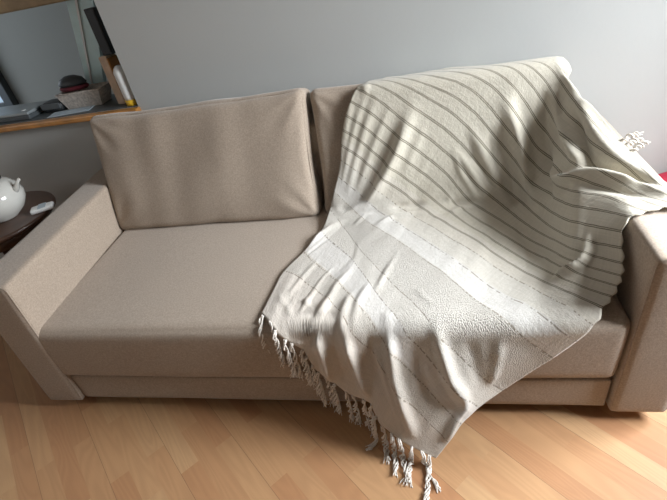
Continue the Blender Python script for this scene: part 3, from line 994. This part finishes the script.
# pale blue casement frame on the far side of the opening
def slanted(name, b0, b1, t0, t1, y0, y1, z0, z1, mat):
    v = [(b0, y0, z0), (b1, y0, z0), (b1, y1, z0), (b0, y1, z0), (t0, y0, z1), (t1, y0, z1), (t1, y1, z1), (t0, y1, z1)]
    f = [(0, 3, 2, 1), (4, 5, 6, 7), (0, 1, 5, 4), (1, 2, 6, 5), (2, 3, 7, 6), (3, 0, 4, 7)]
    return tag(py_obj(name, v, f, mat, smooth=False), kind='structure')


slanted('trim_2', -0.31, -0.22, -0.11, 0.08, 1.24, 1.27, 0.9186, 1.72, BLUE)
slanted('trim_3', -0.285, -0.278, -0.035, -0.018, 1.232, 1.24, 0.9186, 1.72, PVC)
tag(box('trim_4', (0.088, 1.20, 0.92), (0.107, 1.30, 1.95), GREY, bevel=0.002), kind='structure')
tag(box('trim_5', (-1.745, 1.20, 1.375), (-0.10, 1.30, 1.44), OAK, bevel=0.006), kind='structure')

# next room's bright window far left
wn = NT('daylit_pane'); wn.b.inputs['Base Color'].default_value = (.5, .6, .7, 1)
wn.b.inputs['Emission Color'].default_value = (.55, .72, .9, 1); wn.b.inputs['Emission Strength'].default_value = 0.42
tag(box('window_3', (-2.90, 2.56, 0.70), (-2.17, 2.59, 1.55), wn.m, bevel=0.0), kind='structure')
bm = bmesh.new()
for lo_, hi_ in (((-2.17, 2.53, .62), (-2.09, 2.6, 1.63)), ((-2.98, 2.53, .62), (-2.90, 2.6, 1.63)), ((-2.90, 2.53, .62), (-2.17, 2.6, .70)), ((-2.90, 2.53, 1.55), (-2.17, 2.6, 1.63))):
    add_box(bm, lo_, hi_, .004)
tag(bm_obj('window_4', bm, GREY), kind='structure')

Z0 = 0.9185
# stack of things lying on the sill
def laptop():
    r = empty('laptop', (-0.72, 1.12, Z0), 'flat dark grey laptop lying closed at the left end of the sill', 'laptop')
    box('base', (-0.20, -0.10, 0.0), (0.20, 0.10, 0.022), GREY, r, .004)
    box('lid', (-0.20, -0.10, 0.0225), (0.20, 0.10, 0.036), SILVER, r, .004)
    lathe('badge', [(0.012, 0.0), (0.012, 0.0012), (0.0, 0.0012)], PAPER, r, 20, (0.14, -0.05, 0.036))
laptop()


def folded_cloth_pouch():
    r = empty('pouch', (-0.425, 1.13, Z0), 'small black pouch lying between the laptop and the basket', 'pouch')
    o = box('body', (-0.06, -0.05, 0), (0.06, 0.05, 0.05), DARK, r, .018, 4, smooth=True)
    box('flap', (-0.055, -0.054, 0.018), (0.055, -0.046, 0.046), GREY, r, .003)
folded_cloth_pouch()
pp = empty('envelope', (-0.30, 1.055, Z0), 'thin bluish envelope lying at the front of the sill below the basket', 'envelope', 0.15)
box('sheet', (-0.11, -0.04, 0), (0.11, 0.04, 0.0025), BLUEW, pp, .0005)
box('sealing_flap', (-0.11, 0.0, 0.0026), (0.11, 0.04, 0.0036), BLUEW, pp, .0003)


def basket():
    r = empty('basket', (-0.255, 1.155, Z0), 'small pale tray basket with a dark red bundle on top', 'basket', 0.05)
    w0, d0, w1, d1, h = .095, .05, .120, .065, .078
    v = [(-w0, -d0, 0), (w0, -d0, 0), (w0, d0, 0), (-w0, d0, 0), (-w1, -d1, h), (w1, -d1, h), (w1, d1, h), (-w1, d1, h)]
    i = [(x * .95, y * .93, z + .004 if z < .01 else z) for x, y, z in v]
    f = [(0, 3, 2, 1)] + [(k, (k + 1) % 4, (k + 1) % 4 + 4, k + 4) for k in range(4)]
    f += [(8, 9, 10, 11)] + [(8 + (k + 1) % 4, 8 + k, 12 + k, 12 + (k + 1) % 4) for k in range(4)]
    f += [(4 + k, 4 + (k + 1) % 4, 12 + (k + 1) % 4, 12 + k) for k in range(4)]
    py_obj('body', v + i, f, WICKER, r, smooth=False)
    tube('rim', [(-w1, -d1, h), (w1, -d1, h), (w1, d1, h), (-w1, d1, h)], .004, WICKER, r, 8, True)
basket()


def bundle():
    r = empty('rolled_bundle', (-0.30, 1.155, Z0 + .0825), 'dark red and black rolled bundle sitting on the pale basket', 'bundle', 0.0)
    prof = [(0.0, 0.0), (0.058, 0.0), (0.066, 0.012), (0.06, 0.022)]
    o = lathe('red_cloth', prof + [(0.0, .024)], RED, r, 28); o['label'] = 'dark red lower layer'
    o.scale = (1.25, .75, .85)
    o = lathe('black_cloth', [(0.0, .024), (0.057, .0245), (0.062, .035), (0.05, .062), (0.022, .078), (0.0, .08)], DARK, r, 28); o['label'] = 'black domed top'
    o.scale = (1.25, .75, .85)
bundle()


def leaning(name, x, y, w, d, h, tilt, mat, label, cat, extra=None):
    r = empty(name, (x, y, Z0), label, cat)
    r.rotation_euler = (0, tilt, 0)
    return r

# bottle-dark tall case, tan wooden block, white book with yellow foot, all against the jamb
r = empty('board', (-0.018, 1.10, Z0 + 0.001), 'upright tan wooden board standing on the sill by the wall edge', 'board')
box('panel', (-0.014, -0.04, 0), (0.026, 0.04, 0.22), TAN, r, .004)
box('edge_strip', (0.0265, -0.04, 0), (0.032, 0.04, 0.21), ORANGE, r, .002)
r = empty('black_box', (0.006, 1.10, Z0 + 0.222), 'tall narrow black box standing on top of the tan board', 'box')
box('cabinet', (-0.018, -0.025, 0), (0.034, 0.04, 0.195), DARK, r, .004)
box('front_panel', (-0.014, -0.0285, 0.01), (0.030, -0.0255, 0.185), DARK, r, .001)
r = empty('white_bottle', (0.066, 1.035, Z0 + 0.001), 'white bottle with yellow foot at the right end of the sill', 'bottle')
lathe('bottle', [(0.0, 0.026), (0.029, 0.026), (0.031, 0.04), (0.031, 0.15), (0.022, 0.168), (0.012, 0.178), (0.0, 0.178)], PAPER, r, 28)
o = lathe('cap', [(0.0, 0.0), (0.031, 0.0), (0.033, 0.025), (0.0, 0.0255)], YELLOW, r, 28); o['label'] = 'yellow cap'

# ------------------------------------------------------------------ side table by the left arm
t = empty('side_table', (-0.60, 0.59, 0), 'round dark brown wooden side table beyond the left arm of the sofa', 'side table')
TR = 0.28
lathe('tabletop', [(0.0, .572), (TR - .02, .572), (TR - .004, .578), (TR, .588), (TR - .004, .598), (TR - .012, .600), (0.0, .600)], BROWN, t, 56)
lathe('apron', [(0.0, .52), (TR - .05, .52), (TR - .05, .5715), (0.0, .5715)], BROWN, t, 40)
for k in range(4):
    a = math.radians(45 + 90 * k)
    tube('leg', [((TR - .07) * math.cos(a), (TR - .07) * math.sin(a), .52), ((TR - .03) * math.cos(a), (TR - .03) * math.sin(a), .0)], [.017, .011], BROWN, t, 14)

p = empty('teapot', (-0.53, 0.60, 0.6005), 'round cream glazed teapot with lid on the dark side table', 'teapot', 0.2)
p.scale = (1.12, 1.12, 1.12)
prof = [(0.0, 0.0), (0.055, 0.0), (0.06, 0.006), (0.092, 0.03), (0.112, 0.065), (0.115, 0.09), (0.105, 0.122), (0.082, 0.147), (0.062, 0.158), (0.058, 0.158), (0.0, 0.152)]
lathe('body', prof, CERAM, p, 56)
lathe('band', [(0.064, .1585), (0.068, .1600), (0.068, .165), (0.060, .166), (0.058, .1585)], DARK, p, 40)['label'] = 'dark rim band'
lathe('lid', [(0.0, .160), (0.058, .1665), (0.056, .175), (0.040, .190), (0.018, .197), (0.0, .198)], CERAM, p, 40)
lathe('knob', [(0.0, .198), (0.008, .198), (0.014, .208), (0.012, .218), (0.0, .221)], CERAM, p, 24)
tube('spout', [(0.095, 0, .10), (0.118, 0, .118), (0.132, 0, .138), (0.148, 0, .150)], [.016, .011, .007, .005], CERAM, p, 16)
tube('handle', [(-0.08 + .0 * k, 0, 0) if False else (-0.098 - .055 * math.sin(math.pi * k / 12), 0, .135 - .085 * k / 12) for k in range(13)], .007, CERAM, p, 12)

q = empty('tissue_packet', (-0.345, 0.635, 0.6005), 'small white packet lying on the dark side table beside the teapot', 'packet', 0.55)
box('wrapper', (-0.05, -0.028, 0), (0.05, 0.028, 0.022), PAPER, q, .008, 3, smooth=True)
box('label_strip', (-0.015, -0.0285, 0.0222), (0.02, 0.0285, 0.0232), BLUEW, q, .0003)

# ------------------------------------------------------------------ right of the sofa: red cushion on a stool
c = empty('floor_stool', (2.50, 0.80, 0.0), 'low wooden stool behind the right arm carrying a crimson cushion', 'stool')
box('seat', (-0.17, -0.17, 0.24), (0.17, 0.17, 0.27), TAN, c, .006)
for sx in (-1, 1):
    for sy in (-1, 1):
        tube('leg', [(sx * .13, sy * .13, .24), (sx * .15, sy * .15, 0)], [.016, .012], TAN, c, 12)
r = empty('red_cushion', (2.50, 0.80, 0.2705), 'crimson cushion showing behind the throw at the right arm', 'cushion')
bm = bmesh.new(); bmesh.ops.create_uvsphere(bm, u_segments=40, v_segments=20, radius=1.0)
for v in bm.verts:
    x, y, z = v.co
    f_ = lambda a: math.copysign(abs(a) ** .55, a)
    v.co = (f_(x) * .17, f_(y) * .17, .065 + z * .065 * (1 - .45 * (abs(x) * abs(y)) ** .5))
bm_obj('cover', bm, CRIM, r, smooth=True)
tube('piping', [(.172 * math.copysign(abs(math.cos(a)) ** .55, math.cos(a)), .172 * math.copysign(abs(math.sin(a)) ** .55, math.sin(a)), .065) for a in np.linspace(0, 2 * math.pi, 64, endpoint=False)], .004, CRIM, r, 6, True)

# baseboards
tag(box('baseboard_back', (WX0, 0.985, 0), (WX1, 1.0, 0.07), PVC, bevel=.003), kind='structure')
tag(box('baseboard_right', (WX1 - .015, WY0, 0), (WX1, 0.984, 0.07), PVC, bevel=.003), kind='structure')
